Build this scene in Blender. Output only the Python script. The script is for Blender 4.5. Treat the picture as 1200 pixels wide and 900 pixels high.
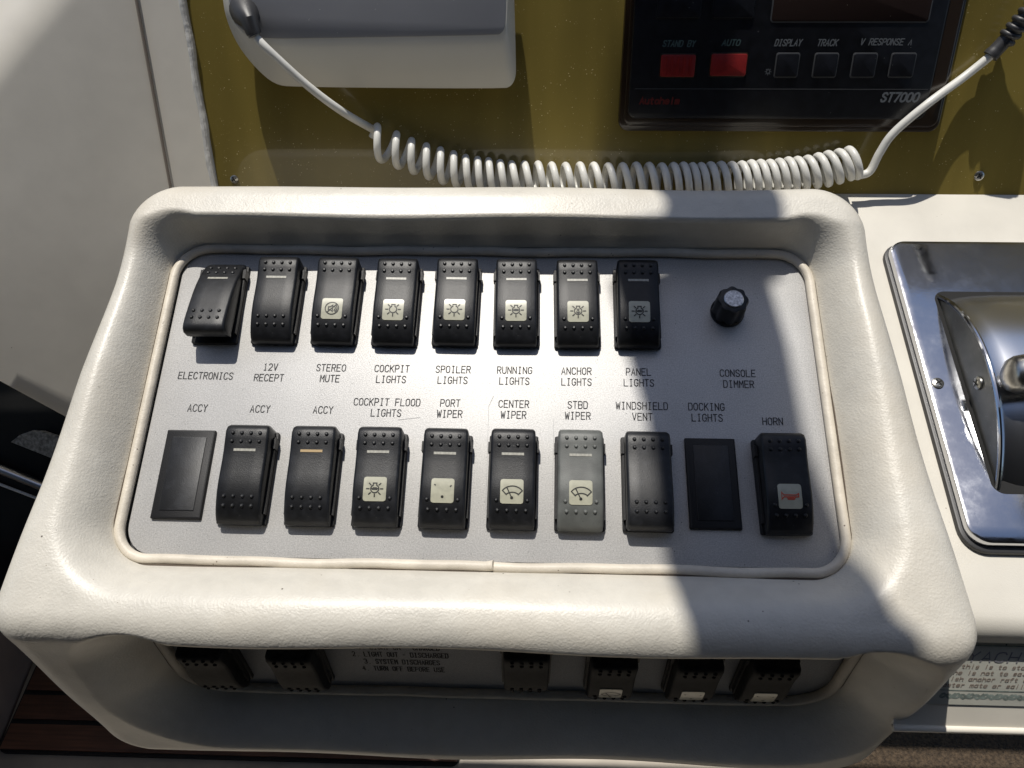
import bpy, bmesh, math, random
import numpy as np
from mathutils import Vector, Matrix
random.seed(7); rng = np.random.default_rng(5)
sin, cos, PI = math.sin, math.cos, math.pi
for o in list(bpy.data.objects): bpy.data.objects.remove(o)
SC = bpy.context.scene
COL = SC.collection

# ------------------------------------------------------------------ camera, sky, sun, exposure
TILT = math.radians(20)                      # the switch console leans 20 degrees towards the helmsman
W = Matrix.Rotation(TILT, 4, 'X')            # console coordinates (x right, y up the panel, z out of it) -> world
W3 = W.to_3x3()
CAMP = np.array([0.024, -0.1418, 0.3618]); CAME = (0.389, 0.0226, 0.0243); F = 900.0
cam = bpy.data.cameras.new('camera'); co = bpy.data.objects.new('camera', cam); COL.objects.link(co)
cam.sensor_width = 36; cam.lens = 36 * F / 1200; cam.clip_start = 0.01; cam.clip_end = 200
from mathutils import Euler
CR = Euler(CAME, 'XYZ').to_matrix()
co.matrix_world = W @ Matrix.Translation(Vector(CAMP)) @ CR.to_4x4()
SC.camera = co
SUNC = Vector((-0.15, 0.67, 1.0)).normalized()      # towards the sun, console coordinates
SUNW = W3 @ SUNC
w = bpy.data.worlds.new('World'); SC.world = w; w.use_nodes = True
nt = w.node_tree; bg = nt.nodes['Background']
sky = nt.nodes.new('ShaderNodeTexSky'); sky.sky_type = 'NISHITA'; sky.sun_disc = False
sky.sun_elevation = math.asin(SUNW.z); sky.sun_rotation = math.atan2(SUNW.x, SUNW.y)
nt.links.new(sky.outputs[0], bg.inputs[0]); bg.inputs[1].default_value = 0.095
sky.air_density = 0.9; sky.dust_density = 0.8; sky.ozone_density = 0.5
sl = bpy.data.lights.new('sun', 'SUN'); so_ = bpy.data.objects.new('sun', sl); COL.objects.link(so_)
sl.energy = 3.6; sl.angle = math.radians(0.5); sl.color = (1, 0.955, 0.88)
so_.rotation_euler = SUNW.to_track_quat('Z', 'Y').to_euler()
SC.view_settings.view_transform = 'Standard'; SC.view_settings.look = 'None'
SC.view_settings.exposure = 0.22; SC.view_settings.gamma = 1.0
SC.cycles.max_bounces = 8

# ------------------------------------------------------------------ placing helpers (console coordinates)
CRn = np.array(CR)
def ray(px, py): return CRn @ np.array([(px - 600) / F, -(py - 450) / F, -1.0])
def atp(px, py, o, n):
    d = ray(px, py); o = np.array(o, float); n = np.array(n, float)
    return CAMP + d * ((o - CAMP) @ n) / (d @ n)
def atz(px, py, z=0.0): return atp(px, py, (0, 0, z), (0, 0, 1))
class Frame:
    """a plane with origin o and axes ex, ey, n: P(x, y, h) -> console coordinates"""
    def __init__(s, o, ex, ey):
        s.o = np.array(o, float); s.ex = np.array(ex, float); s.ex /= np.linalg.norm(s.ex)
        s.ey = np.array(ey, float); s.ey /= np.linalg.norm(s.ey); s.n = np.cross(s.ex, s.ey)
    def P(s, x, y, h=0.0): return s.o + s.ex * x + s.ey * y + s.n * h
    def px(s, x, y, h=0.0):                      # local (x, y) of a photo point on the plane raised by h
        p = atp(x, y, s.o + s.n * h, s.n) - s.o
        return float(p @ s.ex), float(p @ s.ey)
    def mat(s, x=0, y=0, h=0):
        m = Matrix.Identity(4); p = s.P(x, y, h)
        for i, a in enumerate((s.ex, s.ey, s.n)):
            for j in range(3): m[j][i] = a[j]
        for j in range(3): m[j][3] = p[j]
        return m
PANEL = Frame((0, 0, 0), (1, 0, 0), (0, 1, 0))
A47 = math.radians(47)
DASH = Frame((0, 0.151, -0.0365), (1, 0, 0), (0, cos(A47), sin(A47)))
A7 = math.radians(7.6)
SHELF = Frame((0, -0.1, -0.003), (1, 0, 0), (0, cos(A7), -sin(A7)))

# ------------------------------------------------------------------ materials
def srgb(r, g, b): return tuple(((c / 255) / 12.92 if c / 255 < 0.04045 else ((c / 255 + 0.055) / 1.055) ** 2.4) for c in (r, g, b)) + (1,)
class Mat:
    def __init__(s, name, color, rough=0.5, metal=0.0, **kw):
        s.m = bpy.data.materials.new(name); s.m.use_nodes = True; s.t = s.m.node_tree
        s.b = s.t.nodes['Principled BSDF']; c = color if len(color) == 4 else tuple(color) + (1,)
        s.color = c
        s.b.inputs['Base Color'].default_value = c
        s.b.inputs['Roughness'].default_value = rough; s.b.inputs['Metallic'].default_value = metal
        for k, v in kw.items(): s.b.inputs[k.replace('_', ' ')].default_value = v
        s.tc = s.t.nodes.new('ShaderNodeTexCoord'); s.nrm = None
    def N(s, t, **kw):
        n = s.t.nodes.new(t)
        for k, v in kw.items():
            if k in n.inputs.keys(): n.inputs[k].default_value = v
            else: setattr(n, k, v)
        return n
    def L(s, a, b): s.t.links.new(a, b)
    def vec(s, sc=(1, 1, 1)):
        mp = s.N('ShaderNodeMapping'); mp.inputs['Scale'].default_value = sc
        s.L(s.tc.outputs['Object'], mp.inputs[0]); return mp.outputs[0]
    def noise(s, scale, detail=3, sc=(1, 1, 1), rough=0.5, dist=0.0):
        n = s.N('ShaderNodeTexNoise'); n.inputs['Scale'].default_value = scale; n.inputs['Detail'].default_value = detail
        n.inputs['Roughness'].default_value = rough; n.inputs['Distortion'].default_value = dist
        s.L(s.vec(sc), n.inputs['Vector']); return n.outputs['Fac']
    def vor(s, scale, feature='F1', sc=(1, 1, 1)):
        n = s.N('ShaderNodeTexVoronoi', feature=feature); n.inputs['Scale'].default_value = scale
        s.L(s.vec(sc), n.inputs['Vector']); return n.outputs['Distance']
    def ramp(s, fac, stops):
        r = s.N('ShaderNodeValToRGB'); e = r.color_ramp.elements
        while len(e) < len(stops): e.new(0.5)
        for i, (p, c) in enumerate(stops):
            e[i].position = p; e[i].color = c if not isinstance(c, (int, float)) else (c, c, c, 1)
        s.L(fac, r.inputs[0]); return r.outputs[0]
    def mix(s, fac, a, b, mode='MIX'):
        n = s.N('ShaderNodeMix', data_type='RGBA', blend_type=mode)
        for i, v in ((0, fac), (6, a), (7, b)):
            if hasattr(v, 'is_linked'): s.L(v, n.inputs[i])
            else: n.inputs[i].default_value = v
        return n.outputs[2]
    def set(s, inp, sock): s.L(sock, s.b.inputs[inp])
    def bump(s, h, strength=0.3, dist=0.0005):
        b = s.N('ShaderNodeBump'); b.inputs['Strength'].default_value = strength; b.inputs['Distance'].default_value = dist
        s.L(h, b.inputs['Height'])
        if s.nrm: s.L(s.nrm, b.inputs['Normal'])
        s.nrm = b.outputs[0]; s.L(s.nrm, s.b.inputs['Normal']); return s
    def mottle(s, scale, lo, hi, detail=4, p0=0.35, p1=0.65):
        """multiply the colour by a soft noise between lo and hi"""
        f = s.ramp(s.noise(scale, detail), [(p0, lo), (p1, hi)])
        s.cur = s.mix(1.0, getattr(s, 'cur', s.color), f, 'MULTIPLY'); s.set('Base Color', s.cur); return s
    def specks(s, scale, size, color, amount=0.5, sc=(1, 1, 1)):
        """little spots of dirt or dust with a shape of their own"""
        v = s.ramp(s.vor(scale, sc=sc), [(size * 0.6, 1.0), (size, 0.0)])
        g = s.ramp(s.noise(scale * 0.23, 2), [(amount, 0.0), (amount + 0.04, 1.0)])
        f = s.mix(1.0, v, g, 'MULTIPLY')
        s.cur = s.mix(f, getattr(s, 'cur', s.color), color); s.set('Base Color', s.cur); return s

vinyl = Mat('white_vinyl', (0.62, 0.59, 0.52), 0.45, Coat_Weight=0.15, Coat_Roughness=0.3)
vinyl.mottle(22, 0.93, 1.03).mottle(140, 0.96, 1.02)
vinyl.specks(170, 0.09, (0.12, 0.10, 0.08, 1), 0.60).specks(420, 0.12, (0.35, 0.3, 0.24, 1), 0.62)
vinyl.cur = vinyl.mix(vinyl.ramp(vinyl.noise(16, 5), [(0.5, 0), (0.75, 0.5)]), vinyl.cur, (0.56, 0.50, 0.40, 1)); vinyl.set('Base Color', vinyl.cur)
vinyl.bump(vinyl.vor(1000, 'SMOOTH_F1'), 0.27, 0.0004)
vinyl.bump(vinyl.ramp(vinyl.noise(190, 3, (1, 1, 1), 0.6, 1.2), [(0.42, 0), (0.5, 1), (0.6, 0.2)]), 0.10, 0.0006)
vinyl.bump(vinyl.noise(38, 2), 0.22, 0.003)
piping_m = Mat('piping_vinyl', (0.66, 0.60, 0.50), 0.5)
piping_m.mottle(90, 0.86, 1.03).specks(300, 0.13, (0.14, 0.10, 0.07, 1), 0.56).bump(piping_m.noise(900, 3), 0.3, 0.0005).bump(piping_m.noise(70, 2), 0.4, 0.002)
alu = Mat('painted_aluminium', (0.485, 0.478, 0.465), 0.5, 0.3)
alu.mottle(25, 0.93, 1.04).mottle(1500, 0.87, 1.08, 2, 0.4, 0.62).specks(2000, 0.20, (0.22, 0.22, 0.22, 1), 0.53).specks(900, 0.17, (0.10, 0.10, 0.10, 1), 0.56).specks(260, 0.07, (0.05, 0.05, 0.05, 1), 0.55)
alu.bump(alu.noise(2200, 2), 0.35, 0.00025)
edge_dark = Mat('plate_edge', (0.03, 0.03, 0.03), 0.6)
blk = Mat('black_rocker_plastic', (0.009, 0.0095, 0.011), 0.42, Specular_IOR_Level=0.4)
oi = blk.N('ShaderNodeObjectInfo'); blk.cur = blk.mix(1.0, blk.color, blk.ramp(oi.outputs['Random'], [(0, 0.6), (1, 1.25)]), 'MULTIPLY')
blk.mottle(60, 0.8, 1.3).mottle(230, 0.85, 1.35, 5, 0.5, 0.62).specks(500, 0.08, (0.16, 0.16, 0.14, 1), 0.57).bump(blk.noise(2600, 2), 0.25, 0.0003)
blk2 = Mat('housing_plastic', (0.009, 0.009, 0.010), 0.5, Specular_IOR_Level=0.3); blk2.bump(blk2.noise(1800, 2), 0.3, 0.0003)
grey_rk = Mat('faded_grey_rocker', (0.115, 0.12, 0.112), 0.46)
grey_rk.mottle(110, 0.75, 1.15).specks(500, 0.12, (0.05, 0.05, 0.05, 1), 0.55).bump(grey_rk.noise(2600, 2), 0.25, 0.0003)
lens_m = Mat('lens_cream', (0.44, 0.43, 0.33), 0.3, Coat_Weight=0.4, Coat_Roughness=0.15); lens_m.mottle(300, 0.85, 1.05)
bar_m = Mat('indicator_bar', (0.38, 0.37, 0.32), 0.35); bar_m.mottle(900, 0.75, 1.1)
bar_amber = Mat('indicator_bar_amber', (0.42, 0.30, 0.15), 0.35)
ink = Mat('engraved_ink', (0.045, 0.045, 0.048), 0.9, Specular_IOR_Level=0.1); ink.mottle(1200, 0.7, 1.6)
sym = Mat('symbol_black', (0.015, 0.015, 0.012), 0.5)
sym_red = Mat('symbol_red', (0.55, 0.07, 0.03), 0.5)
gel = Mat('gelcoat', (0.80, 0.755, 0.66), 0.32, Coat_Weight=0.3, Coat_Roughness=0.12)
gel.mottle(9, 0.93, 1.03).mottle(60, 0.97, 1.02).specks(120, 0.05, (0.2, 0.16, 0.12, 1), 0.62)
gel.bump(gel.noise(12, 2), 0.08, 0.003)
gel_dirty = Mat('gelcoat_shelf', (0.64, 0.61, 0.54), 0.5)
gel_dirty.mottle(30, 0.92, 1.02).specks(260, 0.10, (0.30, 0.25, 0.2, 1), 0.60).bump(gel_dirty.noise(1500, 2), 0.15, 0.0004)
caulk = Mat('caulk', (0.68, 0.67, 0.63), 0.55); caulk.mottle(150, 0.8, 1.05).bump(caulk.noise(160, 4), 0.6, 0.0015)
acr = Mat('amber_acrylic', (0.225, 0.172, 0.042), 0.3, IOR=1.45, Coat_Weight=0.6, Coat_Roughness=0.03)
acr.mottle(6, 0.85, 1.12); acr.cur = acr.mix(1.0, acr.cur, acr.ramp(acr.noise(9, 3, (2.2, 0.25, 0.25), 0.5, 0.6), [(0.35, 0.78), (0.65, 1.12)]), 'MULTIPLY')
acr.specks(520, 0.16, (0.75, 0.66, 0.38, 1), 0.56).specks(1300, 0.2, (0.42, 0.34, 0.12, 1), 0.58).specks(300, 0.05, (0.9, 0.85, 0.7, 1), 0.5)
acr.bump(acr.noise(5, 1), 0.1, 0.004)
radio_w = Mat('radio_plastic', (0.66, 0.65, 0.60), 0.35); radio_w.mottle(14, 0.95, 1.03).specks(400, 0.07, (0.85, 0.85, 0.8, 1), 0.58)
radio_shade = Mat('radio_shaded_face', (0.27, 0.275, 0.295), 0.42); radio_shade.mottle(10, 0.9, 1.1).specks(420, 0.11, (0.6, 0.6, 0.62, 1), 0.57).specks(160, 0.07, (0.7, 0.7, 0.7, 1), 0.6)  # grey puts the front face's shade into its colour, with dust specks
rub = Mat('dark_rubber', (0.035, 0.035, 0.037), 0.45)
cord_m = Mat('cord_white', (0.70, 0.69, 0.64), 0.38, Subsurface_Weight=0.0); cord_m.mottle(120, 0.92, 1.03).specks(300, 0.06, (0.2, 0.18, 0.15, 1), 0.6)
ap_blk = Mat('autopilot_black', (0.006, 0.0065, 0.009), 0.35); ap_blk.specks(300, 0.05, (0.35, 0.35, 0.33, 1), 0.56).mottle(200, 0.7, 1.4)
ap_brown = Mat('autopilot_bezel', (0.022, 0.012, 0.005), 0.3, Coat_Weight=0.5)
ap_line = Mat('autopilot_print', (0.11, 0.12, 0.13), 0.5)
ap_green = Mat('autopilot_print_green', (0.05, 0.085, 0.085), 0.5)
ap_edge = Mat('button_rim', (0.06, 0.062, 0.065), 0.35)
ap_lcd = Mat('lcd_window', (0.022, 0.014, 0.012), 0.2); ap_lcd.specks(400, 0.08, (0.3, 0.26, 0.2, 1), 0.56)
ap_red = Mat('button_red', (0.22, 0.009, 0.008), 0.45); ap_red.mottle(300, 0.85, 1.1)
ap_red_print = Mat('print_red', (0.10, 0.008, 0.006), 0.5)
chrome = Mat('chrome', (0.60, 0.61, 0.64), 0.09, 1.0)
chrome.set('Roughness', chrome.ramp(chrome.noise(60, 5, rough=0.7), [(0.35, 0.05), (0.7, 0.2)]))
chrome.specks(700, 0.1, (0.9, 0.9, 0.9, 1), 0.56).bump(chrome.noise(10, 2), 0.12, 0.004).bump(chrome.noise(900, 2), 0.05, 0.0002)
brushed = Mat('worn_steel', (0.20, 0.20, 0.19), 0.34, 0.85)
brushed.mottle(50, 0.7, 1.2).specks(900, 0.14, (0.6, 0.6, 0.6, 1), 0.54)
screw_m = Mat('screw_steel', (0.55, 0.54, 0.5), 0.3, 1.0)
hole = Mat('black_gap', (0.004, 0.004, 0.004), 0.8)
paper = Mat('paper', (0.52, 0.52, 0.46), 0.6); paper.mottle(40, 0.82, 1.05).specks(260, 0.13, (0.10, 0.10, 0.10, 1), 0.58)
paper_g = Mat('paper_green', (0.20, 0.24, 0.22), 0.6); paper_g.mottle(300, 0.7, 1.3)
paper_ink = Mat('paper_ink', (0.20, 0.20, 0.22), 0.6); paper_red = Mat('paper_ink_brown', (0.24, 0.19, 0.16), 0.6)
teak = Mat('teak', (0.15, 0.062, 0.032), 0.55)
teak.mottle(14, 0.6, 1.2); teak.cur = teak.mix(1.0, teak.cur, teak.ramp(teak.noise(26, 5, (0.6, 14, 14)), [(0.3, 0.6), (0.7, 1.15)]), 'MULTIPLY'); teak.set('Base Color', teak.cur)
deck_w = Mat('deck_gelcoat', (0.42, 0.37, 0.30), 0.5); deck_w.mottle(20, 0.85, 1.05)
seam = Mat('deck_seam', (0.01, 0.01, 0.01), 0.7)
carpet_m = Mat('carpet', (0.075, 0.052, 0.032), 0.95); carpet_m.mottle(260, 0.5, 1.3).bump(carpet_m.noise(420, 3), 1.0, 0.004)
dark_gloss = Mat('black_gloss', (0.006, 0.006, 0.006), 0.45, Specular_IOR_Level=0.15); dark_gloss.mottle(12, 0.5, 2.5)
dark_int = Mat('dark_interior', (0.012, 0.012, 0.013), 0.6)
stone = Mat('grey_textured_grip', (0.33, 0.32, 0.29), 0.8); stone.mottle(350, 0.45, 1.2).bump(stone.noise(500, 3), 0.6, 0.001)
pinkwall = Mat('hatch_side_panel', (0.14, 0.10, 0.085), 0.5); pinkwall.mottle(15, 0.8, 1.1)
navy = Mat('sky_block_navy', (0.03, 0.035, 0.05), 0.8); navy.bump(navy.noise(300, 3), 0.4, 0.002)
white_paint = Mat('white_paint', (0.6, 0.6, 0.58), 0.4)

# ------------------------------------------------------------------ object helpers
cur = {'B': Vector((0, 0, 0))}
def tag(o, label, cat, group=None):
    o['label'] = label; o['category'] = cat
    if group: o['group'] = group
    return o
def thing(name, label, cat, base=(0, 0, 0), group=None):
    """Empty at the thing's base; meshes made after it are given in console coordinates"""
    o = bpy.data.objects.new(name, None); o.empty_display_size = 0.02; COL.objects.link(o)
    cur['B'] = Vector(base); o.matrix_world = W @ Matrix.Translation(cur['B'])
    return tag(o, label, cat, group)
def struct(o): o['kind'] = 'structure'; return o
def obj(name, vf, mat, parent=None, smooth=True, base=None, angle=35):
    v, f = vf
    if parent is None:
        cur['B'] = Vector(base if base is not None else np.mean(np.array(v), axis=0))
    B = cur['B']
    me = bpy.data.meshes.new(name)
    me.from_pydata([(p[0] - B[0], p[1] - B[1], p[2] - B[2]) for p in v], [], [tuple(q) for q in f])
    me.materials.append(mat.m if isinstance(mat, Mat) else mat)
    if smooth:
        me.shade_smooth()
        me.set_sharp_from_angle(angle=math.radians(angle))
    me.update()
    o = bpy.data.objects.new(name, me); COL.objects.link(o)
    if parent is None: o.matrix_world = W @ Matrix.Translation(B)
    else: o.parent = parent
    return o
def join(*vfs):
    V, Fc = [], []
    for v, f in vfs:
        n = len(V); V += [tuple(p) for p in v]; Fc += [tuple(i + n for i in q) for q in f]
    return V, Fc
def place(vf, fr, x=0, y=0, h=0, rot=0):
    """local (x, y, h) coordinates -> console coordinates on the frame fr"""
    c, s = cos(rot), sin(rot)
    return [tuple(fr.P(x + p[0] * c - p[1] * s, y + p[0] * s + p[1] * c, h + p[2])) for p in vf[0]], vf[1]
def loft(loops, cap0=True, cap1=True, closed=True):
    V, Fc = [], []; n = len(loops[0])
    for l in loops: V += [tuple(p) for p in l]
    for k in range(len(loops) - 1):
        for i in range(n if closed else n - 1):
            j = (i + 1) % n; a = k * n; b = a + n
            Fc.append((a + i, a + j, b + j, b + i))
    if cap0: Fc.append(tuple(range(n))[::-1])
    if cap1: Fc.append(tuple((len(loops) - 1) * n + i for i in range(n)))
    return V, Fc
def rrect(hw, hh, r, seg=5):
    r = max(min(r, hw, hh), 1e-5); P = []
    for cx, cy, a0 in ((hw - r, hh - r, 0), (-hw + r, hh - r, PI / 2), (-hw + r, -hh + r, PI), (hw - r, -hh + r, 1.5 * PI)):
        for i in range(seg + 1):
            a = a0 + PI / 2 * i / seg; P.append((cx + r * cos(a), cy + r * sin(a)))
    return P
def slab(hw, hh, r, z0, z1, bev=0.0, seg=5, cx=0, cy=0):
    def L(ins, z): return [(x + cx, y + cy, z) for x, y in rrect(hw - ins, hh - ins, r - ins if r > ins else 1e-5, seg)]
    if bev <= 0: return loft([L(0, z0), L(0, z1)])
    return loft([L(0, z0), L(0, z1 - bev), L(bev * 0.29, z1 - bev * 0.29), L(bev, z1)])
def poly_slab(pts, z0, z1, bev=0.0):
    """extruded outline, counter-clockwise 2D points"""
    P = np.array(pts, float); n = len(P)
    def ins(d):
        if d == 0: return P
        out = []
        for i in range(n):
            a = P[i] - P[i - 1]; b = P[(i + 1) % n] - P[i]
            a = a / np.linalg.norm(a); b = b / np.linalg.norm(b)
            na = np.array([-a[1], a[0]]); nb = np.array([-b[1], b[0]]); m = na + nb
            m = m / max(m @ m, 0.3) * 2 * d if True else m
            out.append(P[i] + m * 0.5 * 2 / 2)
        return np.array(out)
    L = lambda d, z: [(x, y, z) for x, y in ins(d)]
    if bev <= 0: return loft([L(0, z0), L(0, z1)])
    return loft([L(0, z0), L(0, z1 - bev), L(bev * 0.29, z1 - bev * 0.29), L(bev, z1)])
def box(x0, x1, y0, y1, z0, z1):
    return slab((x1 - x0) / 2, (y1 - y0) / 2, 0, z0, z1, 0, 0, (x0 + x1) / 2, (y0 + y1) / 2) if False else \
        ([(x0, y0, z0), (x1, y0, z0), (x1, y1, z0), (x0, y1, z0), (x0, y0, z1), (x1, y0, z1), (x1, y1, z1), (x0, y1, z1)],
         [(3, 2, 1, 0), (4, 5, 6, 7), (0, 1, 5, 4), (1, 2, 6, 5), (2, 3, 7, 6), (3, 0, 4, 7)])
def tube(pts, r, seg=12, closed=False, caps=True, up=None):
    P = [Vector(p) for p in pts]; n = len(P); loops = []
    R = r if hasattr(r, '__len__') else [r] * n
    T = []
    for i in range(n):
        a = P[(i - 1) % n] if closed or i > 0 else P[i]; b = P[(i + 1) % n] if closed or i < n - 1 else P[i]
        T.append((b - a).normalized())
    N = Vector(up) if up is not None else T[0].orthogonal()
    for i in range(n):
        N = (N - T[i] * N.dot(T[i])).normalized() if up is None else (Vector(up) - T[i] * Vector(up).dot(T[i])).normalized()
        B = T[i].cross(N)
        loops.append([P[i] + (N * cos(2 * PI * k / seg) + B * sin(2 * PI * k / seg)) * R[i] for k in range(seg)])
    if closed: return loft(loops + [loops[0]], False, False)
    return loft(loops, caps, caps)
def lathe(prof, seg=32, flute=None):
    """prof: (radius, z) from the bottom up; flute(radius, angle) may change the radius"""
    return loft([[((flute(r, 2 * PI * k / seg, z) if flute else r) * cos(2 * PI * k / seg), (flute(r, 2 * PI * k / seg, z) if flute else r) * sin(2 * PI * k / seg), z) for k in range(seg)] for r, z in prof])
def spline(pts, n=10):
    """Catmull-Rom through the points"""
    P = [np.array(p, float) for p in pts]; P = [2 * P[0] - P[1]] + P + [2 * P[-1] - P[-2]]; out = []
    for i in range(1, len(P) - 2):
        for k in range(n):
            t = k / n; a, b, c, d = P[i - 1:i + 3]
            out.append(0.5 * (2 * b + (c - a) * t + (2 * a - 5 * b + 4 * c - d) * t * t + (3 * b - a - 3 * c + d) * t ** 3))
    out.append(P[-2]); return out

# ------------------------------------------------------------------ single-stroke engraved lettering
G = {
 'A': ['0,0 2,6 4,0', '.7,2 3.3,2'], 'B': ['0,0 0,6 3,6 4,5.4 4,3.8 3,3.1 0,3.1', '3,3.1 4,2.4 4,.7 3,0 0,0'],
 'C': ['4,4.8 3.3,5.8 2,6 .7,5.6 0,4.6 0,1.4 .7,.4 2,0 3.3,.2 4,1.2'], 'D': ['0,0 0,6 2.6,6 3.7,5.3 4,4.2 4,1.8 3.7,.7 2.6,0 0,0'],
 'E': ['4,6 0,6 0,0 4,0', '0,3.1 3.2,3.1'], 'F': ['4,6 0,6 0,0', '0,3.1 3.2,3.1'],
 'G': ['4,4.8 3.3,5.8 2,6 .7,5.6 0,4.6 0,1.4 .7,.4 2,0 3.3,.4 4,1.4 4,2.8 2.4,2.8'], 'H': ['0,0 0,6', '4,0 4,6', '0,3.1 4,3.1'],
 'I': ['1,0 3,0', '2,0 2,6', '1,6 3,6'], 'J': ['4,6 4,1.4 3.3,.3 2,0 .7,.3 0,1.4'], 'K': ['0,0 0,6', '4,6 0,2.4', '1.3,3.6 4,0'],
 'L': ['0,6 0,0 4,0'], 'M': ['0,0 0,6', '.1,5.8 2,2.6 3.9,5.8', '4,0 4,6'], 'N': ['0,0 0,6', '.1,5.7 3.9,.3', '4,0 4,6'],
 'O': ['2,6 .7,5.6 0,4.6 0,1.4 .7,.4 2,0 3.3,.4 4,1.4 4,4.6 3.3,5.6 2,6'], 'P': ['0,0 0,6 2.9,6 4,5.3 4,3.6 2.9,2.8 0,2.8'],
 'R': ['0,0 0,6 2.9,6 4,5.3 4,3.7 2.9,3 0,3', '2,3 4,0'],
 'S': ['4,4.9 3.2,5.8 2,6 .8,5.7 .1,4.8 .4,3.8 2,3.1 3.6,2.3 4,1.4 3.3,.3 2,0 .7,.2 0,1.2'],
 'T': ['0,6 4,6', '2,6 2,0'], 'U': ['0,6 0,1.4 .7,.3 2,0 3.3,.3 4,1.4 4,6'], 'V': ['0,6 1.9,.1', '2.1,.1 4,6'], 'W': ['-.2,6 .7,0', '.9,.1 2,4.6', '2,4.6 3.1,.1', '3.3,0 4.2,6'],
 'X': ['0,0 4,6', '0,6 4,0'], 'Y': ['0,6 2,3.2 4,6', '2,3.2 2,0'], '1': ['1,5 2,6 2,0', '1,0 3,0'],
 '2': ['0,4.8 .8,5.8 2,6 3.3,5.6 4,4.5 3.6,3.4 0,0 4,0'], '7': ['0,6 4,6 1.4,0'], '0': ['2,6 .7,5.6 0,4.6 0,1.4 .7,.4 2,0 3.3,.4 4,1.4 4,4.6 3.3,5.6 2,6'],
 '3': ['0,5.2 1,6 3,6 4,5 4,4 3,3.1 1.6,3.1', '3,3.1 4,2.2 4,1 3,0 1,0 0,.8'], '4': ['3,0 3,6 0,2 4,2'],
 '-': ['.6,3 3.4,3'], '.': ['1.8,0 2.2,0'], '^': ['.3,0 2,5 3.7,0'], ' ': [],
 'u': ['0,4 0,.8 1,0 2.6,0 4,1.2', '4,4 4,0'], 't': ['1.6,5.6 1.6,.8 2.4,0 3.4,0', '.3,4 3.2,4'], 'o': ['2,4 .5,3.6 0,2.8 0,1.2 .5,.4 2,0 3.5,.4 4,1.2 4,2.8 3.5,3.6 2,4'],
 'h': ['0,0 0,6', '0,2.8 1.2,4 2.8,4 4,3 4,0'], 'e': ['0,2 4,2 4,2.9 3.3,3.8 2,4 .6,3.6 0,2.6 0,1.2 .7,.3 2,0 3.6,.4'],
 'l': ['2,6 2,0'], 'm': ['0,0 0,4', '0,3 .8,4 1.6,4 2,3.2 2,0', '2,3.2 2.8,4 3.6,4 4,3.2 4,0'],
 'a': ['4,4 4,0', '4,2.8 3,4 1.2,4 0,3 0,1 1.2,0 3,0 4,1.2'], 'n': ['0,0 0,4', '0,2.8 1.2,4 2.8,4 4,3 4,0'], 'i': ['2,4 2,0', '2,5.4 2,5.9'],
 'c': ['4,3.2 2.8,4 1.2,4 0,2.9 0,1.1 1.2,0 2.8,0 4,.8'], 'r': ['.6,0 .6,4', '.6,2.6 2,4 3.6,3.8'], 's': ['3.8,3.4 2.6,4 1,3.8 .6,2.8 3.4,1.6 3.6,.7 2.4,0 .4,.5'], 'f': ['1.6,0 1.6,5 2.6,6 3.8,5.7', '.4,3.8 3.2,3.8'],
}
def ribbon(pts, wd, z=0.0):
    """flat mitred ribbon along 2D points"""
    P = [np.array(p, float) for p in pts]; n = len(P); V = []; Fc = []
    closed = n > 2 and np.linalg.norm(P[0] - P[-1]) < 1e-7
    for i in range(n):
        a = P[i] - P[i - 1] if i > 0 else (P[0] - P[-2] if closed else P[1] - P[0])
        b = P[i + 1] - P[i] if i < n - 1 else (P[1] - P[0] if closed else P[i] - P[i - 1])
        a = a / (np.linalg.norm(a) + 1e-12); b = b / (np.linalg.norm(b) + 1e-12)
        m = np.array([-(a + b)[1], (a + b)[0]]); m = m / max(np.linalg.norm(m), 1e-6)
        k = 1 / max(m @ np.array([-a[1], a[0]]), 0.5)
        e = np.zeros(2)
        if not closed and i == 0: e = -a * wd * 0.4
        if not closed and i == n - 1: e = b * wd * 0.4
        V += [tuple(P[i] + e + m * wd / 2 * k) + (z,), tuple(P[i] + e - m * wd / 2 * k) + (z,)]
    for i in range(n - 1): Fc.append((2 * i, 2 * i + 1, 2 * i + 3, 2 * i + 2))
    return V, Fc
def strokes(list_, wd, z=0.0, step=0.00001): return join(*[ribbon(p, wd, z + i % 7 * step) for i, p in enumerate(list_)])
def text(s, cx, cy, h, adv, wd, z=0.0, shear=0.0, cw=0.66, align='c'):
    """stroke text centred on (cx, cy); h cap height, adv advance per character, cw the letter width as a share of adv"""
    L = []; x0 = cx - (len(s) - 1) * adv / 2 - adv * cw / 2 if align == 'c' else cx
    for i, ch in enumerate(s):
        for st in G.get(ch, []):
            pts = []
            for q in st.split():
                a, b = q.split(','); a = float(a) / 4 * adv * cw; b = float(b) / 6 * h
                pts.append((x0 + i * adv + a + shear * (b - h / 2), cy - h / 2 + b))
            L.append(pts)
    return strokes(L, wd, z)

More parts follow.
